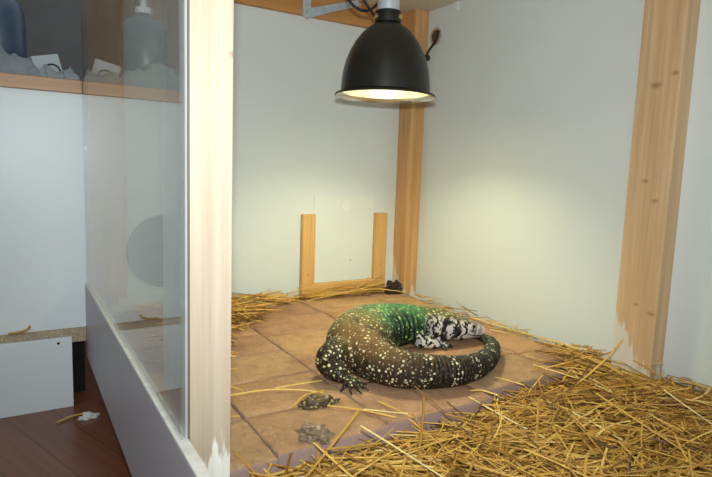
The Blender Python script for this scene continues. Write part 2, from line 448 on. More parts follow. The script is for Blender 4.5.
# lamp cable
def bez(pts, n=24):
    """Catmull-Rom through pts"""
    P = [V(p) for p in pts]; P = [P[0]*2-P[1]] + P + [P[-1]*2-P[-2]]; out = []
    for i in range(1, len(P)-2):
        for k in range(n):
            t = k/n; a, b2, c, d2 = P[i-1], P[i], P[i+1], P[i+2]
            out.append(.5*((2*b2)+(c-a)*t+(2*a-5*b2+4*c-d2)*t*t+(3*b2-a-3*c+d2)*t**3))
    out.append(P[-2]); return out
bm = bmesh.new(); tube(bm, bez([(.83, 1.49, ZC-.004), (.838, 1.481, 1.05), (.850, 1.473, 1.000), (.870, 1.461, .975), (.896, 1.455, .968), (.925, 1.456, .980), (.96, 1.468, 1.02), (.99, 1.48, ZC-.004)], 10), .0042, 8)
tag(obj('power_cable', bm, M['rubber'], None, 60), 'black cable looping down from the ceiling beside the lamp tube', 'cable')
bm = bmesh.new(); tube(bm, bez([(.86, 1.465, ZC-.004), (.874, 1.458, 1.05), (.888, 1.449, 1.000), (.905, 1.437, .970), (.912, 1.426, .953), (.918, 1.42, .950)], 10), .0042, 8)
tag(obj('power_cable', bm, M['rubber'], None, 60), 'black cable dropping straight into the lamp collar', 'cable')

# cable port on the right wall
pt = thing('cable_port', 'round hole cut in the right wall beside the lamp with raw brown rim', 'cable port', (XR, 1.808, 1.005))
bm = bmesh.new(); lathe(bm, (0, 0, 0), [(.024, .0), (.024, .0035), (.031, .0035), (.034, 0)], 32, True)
T = Matrix.Translation((XR, 1.797, 1.039)) @ Matrix.Rotation(-math.pi/2, 4, 'Y')
bmesh.ops.transform(bm, matrix=T, verts=bm.verts[:]); obj('rim', bm, M['chip'], pt, 40)
bm = bmesh.new(); lathe(bm, (0, 0, 0), [(0, .001), (.0238, .001), (.0238, 0)], 32)
bmesh.ops.transform(bm, matrix=T, verts=bm.verts[:]); obj('opening', bm, M['hole'], pt, 40)['label'] = 'dark brown opening'
bm = bmesh.new()
tube(bm, bez([(XR-.001, 1.780, 1.056), (XR-.012, 1.768, 1.048), (XR-.018, 1.769, 1.018), (XR-.026, 1.80, .985), (XR-.03, 1.815, .963), (XR-.034, 1.825, .955)], 8), .0048, 8)
tube(bm, [(XR-.034, 1.842, .957), (XR-.034, 1.838, .957), (XR-.034, 1.798, .953), (XR-.034, 1.794, .953)], [.008, .012, .012, .008], 12)
tag(obj('power_cable', bm, M['rubber'], None, 50), 'short thick black cable with plug hanging out of the wall hole', 'cable')
tag(obj('cable_clip', box(XR-.008, XR, 1.668, 1.690, 1.112, ZC, .002), M['whiteplastic']), 'small white plastic clip high on the right wall', 'clip')

# ------------------------------------------------------------------ pavers
cols = [(.199, .379, 'first'), (.382, .624, 'second'), (.627, .918, 'third'), (.921, 1.214, 'fourth'), (1.217, 1.362, 'fifth')]
rows = {0: [.845, 1.02, 1.20, 1.375, 1.55, 1.725, 1.90], 1: [.858, 1.022, 1.20, 1.377, 1.55, 1.725, 1.92], 2: [.868, 1.077, 1.30, 1.51, 1.71, 1.925], 3: [.905, 1.075, 1.25, 1.43, 1.60, 1.75, 1.925], 4: [.975, 1.062, 1.24, 1.42, 1.60, 1.75, 1.84, 1.925]}
ordn = ['front', 'second', 'third', 'fourth', 'fifth', 'sixth', 'seventh']
for ci, (x0, x1, cn) in enumerate(cols):
    ys = rows[ci]
    for k in range(len(ys)-1):
        y0, y1 = ys[k]+.0008, ys[k+1]-.0008
        bm = bmesh.new(); bx(bm, x0, x1, y0, y1, ZF, 0)
        bmesh.ops.subdivide_edges(bm, edges=bm.edges[:], cuts=9, use_grid_fill=True)
        cx_, cy_ = (x0+x1)/2, (y0+y1)/2; ph = random.random()*50
        for v in bm.verts:
            ex = min(v.co.x-x0, x1-v.co.x); ey = min(v.co.y-y0, y1-v.co.y)
            top = v.co.z > -1e-4
            nz = mnoise.noise(V((v.co.x*30, v.co.y*30, ph)))
            if ex < 1e-4: v.co.x += (1 if v.co.x < cx_ else -1)*(.0010+.0014*nz + (.0016 if top else 0))
            if ey < 1e-4: v.co.y += (1 if v.co.y < cy_ else -1)*(.0010+.0014*nz + (.0016 if top else 0))
            if top:
                v.co.z += -.002*(1 if min(ex, ey) < 1e-4 else 0) + .0018*mnoise.noise(V((v.co.x*14, v.co.y*14, ph)))-.001
            # the front edge runs slightly askew
        ang = math.radians(random.uniform(-.5, .5))
        o = obj('paving_brick', bm, M['paver'], None, 50)
        o.rotation_euler.z = ang
        side = 'last' if k == len(ys)-2 else ordn[k]
        where = {0: 'beside the glass front', 1: 'second row from the glass', 2: 'middle row of the paving', 3: 'second row from the right wall', 4: 'row along the right wall'}[ci]
        lab = f'reddish sandstone paving brick, {where}, {"farthest one at the end wall" if side == "last" else ("front one at the straw edge" if k == 0 else ordn[k] + " back from the straw edge")}'
        tag(o, lab, 'paving brick', 'sandstone bricks paving the enclosure')

# ------------------------------------------------------------------ lizard
# spine from nose to tail tip: x, y, z, radius
SP = [(1.214, 1.205, .023, .010), (1.203, 1.206, .028, .020), (1.175, 1.207, .036, .029), (1.134, 1.213, .045, .039), (1.088, 1.224, .053, .048), (1.045, 1.244, .057, .053),
      (.994, 1.268, .059, .059), (.923, 1.276, .061, .068), (.832, 1.258, .062, .076), (.745, 1.192, .061, .074), (.730, 1.122, .050, .058), (.738, 1.058, .044, .0495),
      (.765, 1.006, .042, .045), (.822, .974, .038, .040), (.890, .962, .034, .0355), (.970, .976, .030, .031), (1.060, 1.026, .025, .026), (1.140, 1.094, .021, .0205),
      (1.184, 1.158, .015, .0145), (1.184, 1.213, .010, .0095), (1.150, 1.245, .006, .006), (1.11, 1.262, .004, .003)]
P4 = bez([p[:3] for p in SP], 12)
RR = [v.x for v in bez([(p[3], 0, 0) for p in SP], 12)]
NS = len(P4)
cum = [0]
for a, b2 in zip(P4, P4[1:]): cum.append(cum[-1]+(b2-a).length)
TOT = cum[-1]
def lizard_body():
    bm = bmesh.new(); n = 20; rings = []
    for i, p in enumerate(P4):
        t = (P4[min(i+1, NS-1)]-P4[max(i-1, 0)]); t.z *= .3; t.normalize()
        a = V((t.y, -t.x, 0)).normalized(); u = a.cross(t) if a.cross(t).z > 0 else t.cross(a)
        r = RR[i]; s = cum[i]/TOT
        ring = []
        for k in range(n):
            th = 2*math.pi*k/n; w = math.sin(th); h = math.cos(th)
            wx = 1.06 if s < .42 else 1.0
            hz = .92 if s < .42 else 1.0
            if s < .1:                                   # head: flat crown, broad jowls
                hz = .82 if h > 0 else .9
                wx = 1.0
            q = p + a*(w*r*wx) + u*(h*r*hz)
            q.z = max(q.z, .0015)
            ring.append(bm.verts.new(q))
        rings.append(ring)
    for A, B in zip(rings, rings[1:]):
        for k in range(n): bm.faces.new((A[k], A[(k+1) % n], B[(k+1) % n], B[k]))
    bm.faces.new(rings[0][::-1]); bm.faces.new(rings[-1])
    return bm
LIMBS = []
def limb(bm, pts, rad, n=12):
    c = bez(pts, 6); r = [max(.001, v.x) for v in bez([(q, 0, 0) for q in rad], 6)]
    tube(bm, c, r, n); LIMBS.append((c, r))
CLAWS = []
def foot(bm, base, dirs, r0=.0065):
    for (dx, dy, ln) in dirs:
        d = V((dx, dy, 0)).normalized()
        q0 = V(base); q1 = q0+d*ln*.5+V((0, 0, .006)); q2 = q0+d*ln; q2.z = .0052
        c = bez([q0, q1, q2], 5); rr = [r0*(1-.25*i/(len(c)-1)) for i in range(len(c))]
        tube(bm, c, rr, 8); LIMBS.append((c, rr))
        CLAWS.append((q2, d))
bm = lizard_body()
# left hind leg, on the outer side of the curl
limb(bm, [(.715, 1.150, .046), (.668, 1.142, .047), (.640, 1.126, .044), (.627, 1.108, .036)], [.044, .048, .044, .034])
limb(bm, [(.632, 1.112, .036), (.640, 1.088, .026), (.648, 1.072, .014)], [.034, .024, .014])
foot(bm, (.650, 1.066, .012), [(-.75, -.55, .034), (-.4, -.9, .042), (.0, -1, .046), (.5, -.9, .040), (1, -.4, .030)])
# right fore leg, folded inside the curl under the neck
limb(bm, [(.985, 1.262, .05), (.968, 1.222, .040), (.962, 1.203, .028)], [.034, .026, .020])
limb(bm, [(.962, 1.203, .028), (.995, 1.198, .020), (1.024, 1.197, .012)], [.020, .017, .013])
foot(bm, (1.020, 1.197, .011), [(1, -.55, .036), (1, -.2, .042), (1, .1, .040), (1, .4, .030), (.4, -1, .024)], .0055)
# left fore leg, behind the shoulders
limb(bm, [(.985, 1.285, .05), (.985, 1.345, .040), (1.01, 1.362, .022), (1.045, 1.362, .012)], [.034, .026, .02, .013])
foot(bm, (1.04, 1.362, .011), [(1, .5, .034), (1, .15, .04), (1, -.2, .036), (1, -.5, .028)], .0055)
# right hind leg, tucked between trunk and tail
limb(bm, [(.76, 1.16, .05), (.805, 1.135, .036), (.845, 1.148, .024)], [.044, .034, .022])
limb(bm, [(.845, 1.148, .024), (.862, 1.122, .016), (.880, 1.105, .012)], [.022, .016, .012])
foot(bm, (.876, 1.108, .011), [(1, -.5, .034), (1, -.1, .044), (.9, .3, .038), (.3, -1, .026)], .0055)
tmp = bpy.data.meshes.new('tmp'); bmesh.ops.recalc_face_normals(bm, faces=bm.faces[:]); bm.to_mesh(tmp); bm.free()
to = bpy.data.objects.new('tmp', tmp); COL.objects.link(to)
md = to.modifiers.new('r', 'REMESH'); md.mode = 'VOXEL'; md.voxel_size = .0032
me2 = bpy.data.meshes.new_from_object(to.evaluated_get(bpy.context.evaluated_depsgraph_get()))
bpy.data.objects.remove(to); bpy.data.meshes.remove(tmp)
bm = bmesh.new(); bm.from_mesh(me2); bpy.data.meshes.remove(me2)
for _ in range(4): bmesh.ops.smooth_vert(bm, verts=bm.verts[:], factor=.5, use_axis_x=True, use_axis_y=True, use_axis_z=True)
# per-vertex body coordinates: distance along the spine, distance around, limb weight
from mathutils.kdtree import KDTree
kd = KDTree(NS)
for i, p in enumerate(P4): kd.insert(p, i)
kd.balance()
SPN = []
bm.normal_update()
for v in bm.verts:
    best = None
    for (co, i, dist) in kd.find_n(v.co, 12):
        sc_ = dist/max(RR[i], .004)
        if best is None or sc_ < best[0]: best = (sc_, i)
    sc_, i = best
    t = (P4[min(i+1, NS-1)]-P4[max(i-1, 0)]).normalized()
    a = V((t.y, -t.x, 0)).normalized()
    d = v.co-P4[i]; s = cum[i] + d.dot(t)
    th = math.atan2(d.dot(a), d.z)
    lw = 0.0
    if sc_ > 1.12: lw = min(1, (sc_-1.12)/.15)
    SPN.append((s, th, lw, v.co.z/(RR[i]*2)))
# ringed scales of the tail and fine transverse scale rows in relief
for v, (s, th, lw, zz) in zip(bm.verts, SPN):
    if s/TOT > .56 and lw < .5:
        k = min(1, (s/TOT-.56)/.06)*min(1, (1-s/TOT)/.1)
        v.co += v.normal*(.0005*k*math.sin(s*2*math.pi/.0098))
    hs = s/TOT
    if hs < .40:
        v.co += v.normal*.0016*mnoise.noise(v.co*22)
LO = (.9, 1.1, 0)
liz = obj('lizard', bm, None, None, 180, LO)
tag(liz, 'dark white-spotted tegu lizard curled up on the paving under the lamp', 'lizard')
lm = liz.data
def setattr_f(me, name, vals):
    a = me.attributes.new(name, 'FLOAT', 'POINT'); a.data.foreach_set('value', vals)
setattr_f(lm, 'along', [q[0] for q in SPN]); setattr_f(lm, 'around', [q[1] for q in SPN]); setattr_f(lm, 'limb', [q[2] for q in SPN]); setattr_f(lm, 'height', [q[3] for q in SPN])
def lizard_mat():
    m, nt, b, o = newmat('tegu_skin')
    A = lambda n: N(nt, 'ShaderNodeAttribute', attribute_name=n).outputs['Fac']
    s, th, lw = A('along'), A('around'), A('limb')
    c = coords(nt)
    sn = mathn(nt, 'DIVIDE', s, TOT)
    big = noise(nt, c, 22, 3); fine = noise(nt, c, 260, 2)
    # ground colour along the body
    base = ramp(nt, sn, [(.0, lin((70, 62, 48))), (.16, lin((62, 62, 34))), (.24, lin((64, 82, 44))), (.33, lin((122, 98, 52))), (.42, lin((124, 88, 48))), (.54, lin((84, 60, 36))), (.66, lin((26, 22, 15))), (.84, lin((64, 70, 42))), (1, lin((52, 54, 34)))]).outputs[0]
    # vivid green mixed in over the shoulders and fore back
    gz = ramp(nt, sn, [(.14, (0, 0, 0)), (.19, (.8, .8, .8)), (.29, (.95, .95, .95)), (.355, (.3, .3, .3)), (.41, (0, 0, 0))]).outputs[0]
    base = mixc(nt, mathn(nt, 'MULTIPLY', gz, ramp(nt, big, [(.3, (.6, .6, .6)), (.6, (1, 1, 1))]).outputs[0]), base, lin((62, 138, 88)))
    # darker, blacker flanks
    flank = ramp(nt, mathn(nt, 'ABSOLUTE', th), [(.30, (0, 0, 0)), (.62, (1, 1, 1))])  # radians/pi handled by ramp clamp
    fl = mathn(nt, 'MULTIPLY', mathn(nt, 'SUBTRACT', mathn(nt, 'ABSOLUTE', th), .75), 1.3, clamp=True)
    base = mixc(nt, mathn(nt, 'MULTIPLY', fl, .75), base, lin((30, 26, 20)))
    base = mixc(nt, mathn(nt, 'MULTIPLY', lw, .8), base, lin((44, 33, 20)))
    blk = ramp(nt, noise(nt, c, 34, 3), [(.56, (0, 0, 0)), (.66, (.6, .6, .6))]).outputs[0]
    blk2 = mathn(nt, 'MULTIPLY', ramp(nt, noise(nt, c, 70, 3), [(.48, (0, 0, 0)), (.58, (.8, .8, .8))]).outputs[0], gz)
    base = mixc(nt, mathn(nt, 'MAXIMUM', blk, blk2), base, lin((26, 27, 18)))
    # pale spots
    v = N(nt, 'ShaderNodeTexVoronoi'); v.inputs['Scale'].default_value = 98; v.inputs['Randomness'].default_value = .8
    nt.links.new(c, v.inputs['Vector'])
    sep = N(nt, 'ShaderNodeSeparateColor'); nt.links.new(v.outputs['Color'], sep.inputs[0])
    rad = mathn(nt, 'MULTIPLY', mathn(nt, 'ADD', sep.outputs[0], .7), .24)
    dots = mathn(nt, 'MULTIPLY', mathn(nt, 'SUBTRACT', rad, v.outputs['Distance']), 14, clamp=True)
    v2 = N(nt, 'ShaderNodeTexVoronoi'); v2.inputs['Scale'].default_value = 150; nt.links.new(c, v2.inputs['Vector'])
    sep2 = N(nt, 'ShaderNodeSeparateColor'); nt.links.new(v2.outputs['Color'], sep2.inputs[0])
    d2 = mathn(nt, 'MULTIPLY', mathn(nt, 'SUBTRACT', mathn(nt, 'MULTIPLY', sep2.outputs[1], .42), v2.outputs['Distance']), 10, clamp=True)
    # on the tail the small spots gather into bands
    band = ramp(nt, mathn(nt, 'SINE', mathn(nt, 'MULTIPLY', s, 2*math.pi/.062)), [(.1, (.1, .1, .1)), (.6, (1, 1, 1))]).outputs[0]
    ist = mathn(nt, 'MULTIPLY', mathn(nt, 'SUBTRACT', sn, .50), 14, clamp=True)
    bandm = mixc(nt, ist, (1, 1, 1, 1), band)
    isg = gz
    spots = mathn(nt, 'MAXIMUM', mathn(nt, 'MULTIPLY', dots, bandm), mathn(nt, 'MULTIPLY', mathn(nt, 'MULTIPLY', d2, mathn(nt, 'ADD', mathn(nt, 'MULTIPLY', ist, .5), .35)), bandm))
    rl = ramp(nt, mathn(nt, 'SINE', mathn(nt, 'MULTIPLY', s, 2*math.pi/.0098)), [(.0, (0, 0, 0)), (.45, (.75, .75, .75))]).outputs[0]
    base = mixc(nt, mathn(nt, 'MULTIPLY', rl, ist), base, lin((24, 21, 15)))
    spotc = ramp(nt, sn, [(.10, lin((226, 222, 160))), (.22, lin((178, 214, 132))), (.34, lin((226, 216, 164))), (.6, lin((224, 216, 178)))]).outputs[0]
    col = mixc(nt, spots, base, spotc)
    # dark skin folds over the bent flank
    fold = mathn(nt, 'SINE', mathn(nt, 'ADD', mathn(nt, 'MULTIPLY', s, 2*math.pi/.024), mathn(nt, 'MULTIPLY', big, 6)))
    side = N(nt, 'ShaderNodeMapRange'); nt.links.new(mathn(nt, 'MULTIPLY', th, -1), side.inputs[0]); side.inputs[1].default_value = .45; side.inputs[2].default_value = .9
    zone = mathn(nt, 'MULTIPLY', ramp(nt, sn, [(.175, (0, 0, 0)), (.20, (1, 1, 1)), (.285, (1, 1, 1)), (.32, (0, 0, 0))]).outputs[0], side.outputs[0])
    fm = mathn(nt, 'MULTIPLY', mathn(nt, 'MULTIPLY', mathn(nt, 'SUBTRACT', fold, .1), 3, clamp=True), zone)
    col = mixc(nt, fm, col, lin((18, 28, 18)))
    # head: white with broad black bars
    hb_ = mathn(nt, 'SINE', mathn(nt, 'ADD', mathn(nt, 'MULTIPLY', s, 2*math.pi/.030), mathn(nt, 'ADD', mathn(nt, 'MULTIPLY', noise(nt, c, 42, 3), 17), mathn(nt, 'MULTIPLY', th, 1.1))))
    bar = ramp(nt, mathn(nt, 'MULTIPLY_ADD', hb_, .5, .5), [(.50, lin((228, 216, 206))), (.62, lin((24, 22, 18)))]).outputs[0]
    dk = mathn(nt, 'MULTIPLY', ramp(nt, noise(nt, c, 60, 2), [(.42, (1, 1, 1)), (.52, (0, 0, 0))]).outputs[0], ramp(nt, sn, [(.06, (0, 0, 0)), (.085, (.95, .95, .95)), (.125, (.95, .95, .95)), (.15, (.4, .4, .4))]).outputs[0])
    bar = mixc(nt, dk, bar, lin((26, 24, 18)))
    nose = ramp(nt, sn, [(.0, (1, 1, 1)), (.03, (.75, .75, .75)), (.06, (0, 0, 0))]).outputs[0]
    bar = mixc(nt, mathn(nt, 'MULTIPLY', nose, .75), bar, lin((226, 206, 198)))
    crown = mathn(nt, 'MULTIPLY', mathn(nt, 'SUBTRACT', .95, mathn(nt, 'ABSOLUTE', mathn(nt, 'ADD', th, .15))), 2.5, clamp=True)
    bar = mixc(nt, mathn(nt, 'MULTIPLY', crown, mathn(nt, 'SUBTRACT', .9, mathn(nt, 'MULTIPLY', nose, .7))), bar, mixc(nt, spots, lin((84, 78, 42)), lin((214, 206, 140))))
    head = ramp(nt, sn, [(.12, (1, 1, 1)), (.175, (0, 0, 0))]).outputs[0]
    col = mixc(nt, head, col, bar)
    # fore limbs black and white blotched
    fore = mathn(nt, 'MULTIPLY', lw, ramp(nt, sn, [(.24, (1, 1, 1)), (.27, (0, 0, 0))]).outputs[0])
    blot = ramp(nt, noise(nt, c, 75, 1), [(.47, lin((24, 24, 20))), (.52, lin((222, 218, 204)))]).outputs[0]
    col = mixc(nt, fore, col, blot)
    nt.links.new(col, b.inputs['Base Color'])
    b.inputs['Roughness'].default_value = .5; b.inputs['Specular IOR Level'].default_value = .22
    sc2 = N(nt, 'ShaderNodeTexVoronoi'); sc2.inputs['Scale'].default_value = 320; nt.links.new(c, sc2.inputs['Vector'])
    # ring grooves on the tail
    ringh = mathn(nt, 'MULTIPLY', mathn(nt, 'SINE', mathn(nt, 'MULTIPLY', s, 2*math.pi/.0098)), mathn(nt, 'MULTIPLY', ist, .6))
    bump(nt, b, mathn(nt, 'ADD', mathn(nt, 'SUBTRACT', ringh, mathn(nt, 'MULTIPLY', sc2.outputs['Distance'], .7)), mathn(nt, 'MULTIPLY', fold, mathn(nt, 'MULTIPLY', zone, .8))), .8, .003)
    return m
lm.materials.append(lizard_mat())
M['claw'] = plain('claw_horn', (40, 34, 28), .4)
M['eye'] = plain('eye_dark', (24, 16, 12), .12)
for (q, d) in CLAWS:
    bm = bmesh.new(); tube(bm, [q-d*.002, q+d*.006+V((0, 0, .001)), q+d*.011-V((0, 0, .0018)), q+d*.014-V((0, 0, .004))], [.0034, .0028, .0016, .0005], 8)
    obj('claw', bm, M['claw'], liz, 60)
for sg in (-1, 1):
    bm = bmesh.new(); bmesh.ops.create_uvsphere(bm, u_segments=16, v_segments=10, radius=.0058)
    bmesh.ops.translate(bm, verts=bm.verts[:], vec=(1.146, 1.2110+sg*.0315, .054)); obj('eye', bm, M['eye'], liz, 180)
# nostril and mouth line are relief on the head
for sg in (-1, 1):
    bm = bmesh.new(); tube(bm, bez([(1.207, 1.2055+sg*.0150, .0205), (1.180, 1.207+sg*.0280, .0240), (1.145, 1.211+sg*.0365, .0290), (1.118, 1.216+sg*.0430, .036)], 6), .0013, 6)
    obj('mouth_line', bm, M['eye'], liz, 60)

# ------------------------------------------------------------------ straw
def stalk(bm, lay, p, yaw, ln, w, pitch=0, bend=0, tone=.5, flat=.5, seg=5):
    d = V((math.cos(yaw)*math.cos(pitch), math.sin(yaw)*math.cos(pitch), math.sin(pitch)))
    side = V((-math.sin(yaw), math.cos(yaw), 0)); up = side.cross(d)*-1
    if up.z < 0: up = -up
    rings = []; rl = random.uniform(0, 3.14)
    for k in range(seg+1):
        t = k/seg-.5
        c = V(p)+d*ln*t + side*(bend*ln*(t*t-.08)) + up*(-abs(bend)*.25*ln*(t*t-.08))
        ww = w*(.9+.25*(random.random()-.5))
        ring = []
        for j in range(4):
            a = rl+j*math.pi/2
            v = bm.verts.new(c+side*math.cos(a)*ww*.5+up*math.sin(a)*ww*.5*flat); v[lay] = tone; ring.append(v)
        rings.append(ring)
    for A, B in zip(rings, rings[1:]):
        for j in range(4): bm.faces.new((A[j], A[(j+1) % 4], B[(j+1) % 4], B[j]))
    bm.faces.new(rings[0][::-1]); bm.faces.new(rings[-1])

def strawheap(name, label, inside, hgt, bounds, nst, lens, seed, bed=True, wid=(.0032, .0060), loose=.8, group=None):
    random.seed(seed); bm = bmesh.new(); lay = bm.verts.layers.float.new('tone')
    x0, x1, y0, y1 = bounds
    if bed:
        nx, ny = int((x1-x0)/.012), int((y1-y0)/.012); grid = {}
        for i in range(nx+1):
            for j in range(ny+1):
                x, y = x0+(x1-x0)*i/nx, y0+(y1-y0)*j/ny
                if inside(x, y):
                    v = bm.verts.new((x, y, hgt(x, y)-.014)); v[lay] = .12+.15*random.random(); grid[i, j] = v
        for (i, j) in list(grid):
            q = [grid.get(k) for k in ((i, j), (i+1, j), (i+1, j+1), (i, j+1))]
            if all(q): bm.faces.new(q)
    k = 0
    while k < nst:
        x, y = random.uniform(x0, x1), random.uniform(y0, y1)
        if not inside(x, y): continue
        ln = random.uniform(*lens)*random.choice((.5, .8, 1, 1))
        yaw = random.gauss(-.1, .8) if random.random() < .55 else random.uniform(0, 3.14)
        # keep both ends within the enclosure
        ex, ey = abs(math.cos(yaw))*ln/2, abs(math.sin(yaw))*ln/2
        if x+ex > XR-.008 or y+ey > YE-.026 or x-ex < XL+.004: continue
        if abs(y-.836) < .07+ey and x+ex > 1.375: continue
        if x+ex > 1.38 and y+ey > 1.83: continue
        lift = random.random()**2.2
        z = hgt(x, y)+.004+lift*.018*loose-.010
        pitch = random.gauss(0, .09) + (random.uniform(-.5, .5) if random.random() < .06 else 0)
        z = max(z, ZF+.004) + abs(math.sin(pitch))*ln*.32
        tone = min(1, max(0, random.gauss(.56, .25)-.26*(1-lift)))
        stalk(bm, lay, (x, y, z), yaw, ln, random.uniform(*wid), pitch, random.gauss(0, .22), tone, random.uniform(.3, .9))
        k += 1
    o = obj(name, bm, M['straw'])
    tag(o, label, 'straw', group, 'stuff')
    return o

def front_edge(x):          # how far back the straw lies on the bricks
    y = .835 + .015*mnoise.noise(V((x*6, 1.3, 0)))
    if x < .60: y += .012
    if x > .68: y += .025
    if x > .85: y += .02*min(1, (x-.85)/.1)
    if x > 1.18: y += min(1, (x-1.18)/.12)*.10
    if x > 1.30: y += min(1, (x-1.30)/.06)*.06
    return y
def in_front(x, y): return .30+max(0, y-.80)*.0 < x < XR-.003 and .12 < y < front_edge(x) and not (x > 1.384 and .774 < y < .898) and not (x < .45 and y > .855-.0*(x))
def h_front(x, y):
    h = -.022 + .016*mnoise.noise(V((x*5, y*5, 4.0))) + .008*mnoise.noise(V((x*14, y*14, 9)))
    h += .022*min(1, max(0, (x-.9)/.5))
    h += -.012*min(1, max(0, (front_edge(x)-y < .05)*1))*(x < 1.15)
    if x > 1.15 and y > .9: h = max(h, .004+.01*mnoise.noise(V((x*20, y*20, 1))))
    return h
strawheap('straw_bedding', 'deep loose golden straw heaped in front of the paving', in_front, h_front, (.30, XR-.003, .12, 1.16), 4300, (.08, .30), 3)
def in_end(x, y):
    return .31 < x < 1.37 and y > 1.868-.03*mnoise.noise(V((x*7, 0, 0))) - (.10*max(0, (.72-x)/.4) if x < .72 else 0) and y < YE-.03
strawheap('straw_wisp', 'thin line of straw along the foot of the end wall', in_end, lambda x, y: .012+.006*mnoise.noise(V((x*8, y*8, 0))), (.31, 1.37, 1.70, YE-.03), 520, (.06, .24), 5, False, (.0034, .0056), 1.8)
def u_left(x, y): return x-(.44+(y-1.45)*.47)
def in_left(x, y): return .305 < x and 1.30 < y < YE-.03 and -.14 < u_left(x, y) < .018+.20*max(0, y-1.5)/.4
strawheap('straw_tuft', 'tuft of straw in the far left corner just right of the front post', in_left, lambda x, y: .014+.030*max(0, min(1, (.14-u_left(x, y))/.2))*max(0, (y-1.45)/.45), (.305, .90, 1.30, YE-.03), 460, (.06, .24), 8, False, (.0035, .006), 1.8)
def in_right(x, y): return 1.335 < x < XR-.004 and 1.16 < y < 1.80 and x > 1.335+.05*max(0, (y-1.5))
strawheap('straw_fringe', 'sparse straw caught between the paving and the right wall', in_right, lambda x, y: -.012+.0*x, (1.335, XR-.004, 1.16, 1.80), 90, (.06, .2), 9, False, (.003, .0048), 1.0)

def lone(pts, w, label, tone=.75):
    bm = bmesh.new(); lay = bm.verts.layers.float.new('tone')
    c = bez(pts, 6); rings = tube(bm, c, w/2, 6, True, .6)
    for v in bm.verts: v[lay] = tone
    tag(obj('straw_stalk', bm, M['straw'], None, 60), label, 'straw stalk', 'single stalks lying on the bricks')
lone([(.353, 1.128, .004), (.46, 1.118, .006), (.535, 1.085, .005), (.575, 1.048, .004)], .0055, 'longest pale straw stalk stretching from the front post across the bricks', .9)
lone([(.485, 1.110, .009), (.56, 1.115, .006), (.607, 1.115, .004)], .005, 'pale straw stalk pointing from the long stalk to the hind foot', .9)
lone([(.478, 1.00, .012), (.52, 1.03, .016), (.575, 1.048, .009)], .005, 'orange straw stalk lying across the speckled clump', .55)
lone([(.55, .985, .004), (.60, .935, .005), (.645, .868, .006)], .005, 'straw stalk slanting from the speckled clump to the straw edge', .7)
lone([(.61, .935, .004), (.66, .885, .006), (.675, .868, .008)], .0045, 'whitish straw stalk near the brick edge below the tail', 1)
lone([(.66, .955, .004), (.67, .90, .005), (.675, .852, .006)], .005, 'dull yellow straw stalk sticking over the brick edge below the tail base', .65)
lone([(.355, 1.275, .004), (.41, 1.30, .005), (.455, 1.275, .004)], .0035, 'short straw stalk lying level near the left straw tuft', .7)
lone([(.375, 1.25, .004), (.39, 1.20, .005), (.41, 1.165, .004), (.422, 1.145, .003)], .004, 'curved straw stalk bending towards the long pale stalk', .7)
lone([(.36, 1.245, .004), (.345, 1.20, .004), (.36, 1.175, .005), (.385, 1.19, .006), (.383, 1.23, .007)], .004, 'straw stalk curled into a small loop beside the post', .75)
lone([(.335, 1.05, .004), (.345, 1.03, .005), (.37, 1.02, .004)], .0045, 'short straw stalk by the front post, nearest the camera', .7)
lone([(.885, .91, .004), (.90, .885, .01), (.91, .845, .012)], .005, 'straw stalk leaning upright against the brick edge below the tail', .8)
lone([(1.00, .945, .004), (1.0, .91, .010), (1.01, .86, .012)], .005, 'straw stalk leaning over the brick edge, right of the tail', .8)
lone([(1.343, 1.40, .006), (1.350, 1.22, .010), (1.36, 1.06, .016), (1.352, .96, .022)], .005, 'long straw stalk lying along the right edge of the paving', .85)
lone([(.92, 1.83, .010), (1.06, 1.84, .022), (1.20, 1.85, .036), (1.30, 1.87, .046)], .005, 'long straw stalk lying below the hatch frame', .8)
lone([(.94, 1.875, .012), (1.08, 1.86, .018), (1.22, 1.83, .03), (1.34, 1.77, .02)], .005, 'long straw stalk running from the hatch frame to the corner', .85)

lone([(.62, 1.80, .020), (.52, 1.66, .016), (.465, 1.55, .008), (.44, 1.48, .005)], .006, 'long curved straw stalk running from the far straw tuft down towards the post', .8)
lone([(.60, 1.70, .016), (.55, 1.60, .010), (.50, 1.52, .006)], .006, 'thick straw stalk lying just in front of the far straw tuft', .85)
# bits lying on the bricks
def lump(name, label, cat, c, r, mat, seed, n=3, amp=.35):
    random.seed(seed); bm = bmesh.new(); bmesh.ops.create_icosphere(bm, subdivisions=4, radius=1)
    for v in bm.verts:
        k = 1+amp*mnoise.noise(v.co*1.6+V((seed, 0, 0)))+amp*.5*mnoise.noise(v.co*4+V((seed, 5, 0)))
        v.co = V((v.co.x*r[0]*k, v.co.y*r[1]*k, max(0, v.co.z+.35)*r[2]*k))+V(c)
    bmesh.ops.remove_doubles(bm, verts=bm.verts[:], dist=1e-5)
    return tag(obj(name, bm, mat, None, 60), label, cat)
lump('speckled_clump', 'dark speckled clump lying on the bricks below the hind foot', 'clump', (.540, 1.008, 0), (.040, .022, .012), M['clump'], 2)
lump('crumpled_scrap', 'crumpled greyish brown scrap lying at the straw edge near the post', 'scrap', (.472, .890, 0), (.026, .030, .008), M['scrap'], 11, amp=.9)
lump('brown_lump', 'dark brown lump in the far corner beside the hatch frame', 'lump', (1.335, 1.855, .0), (.036, .025, .034), M['bark'], 5, amp=.6)

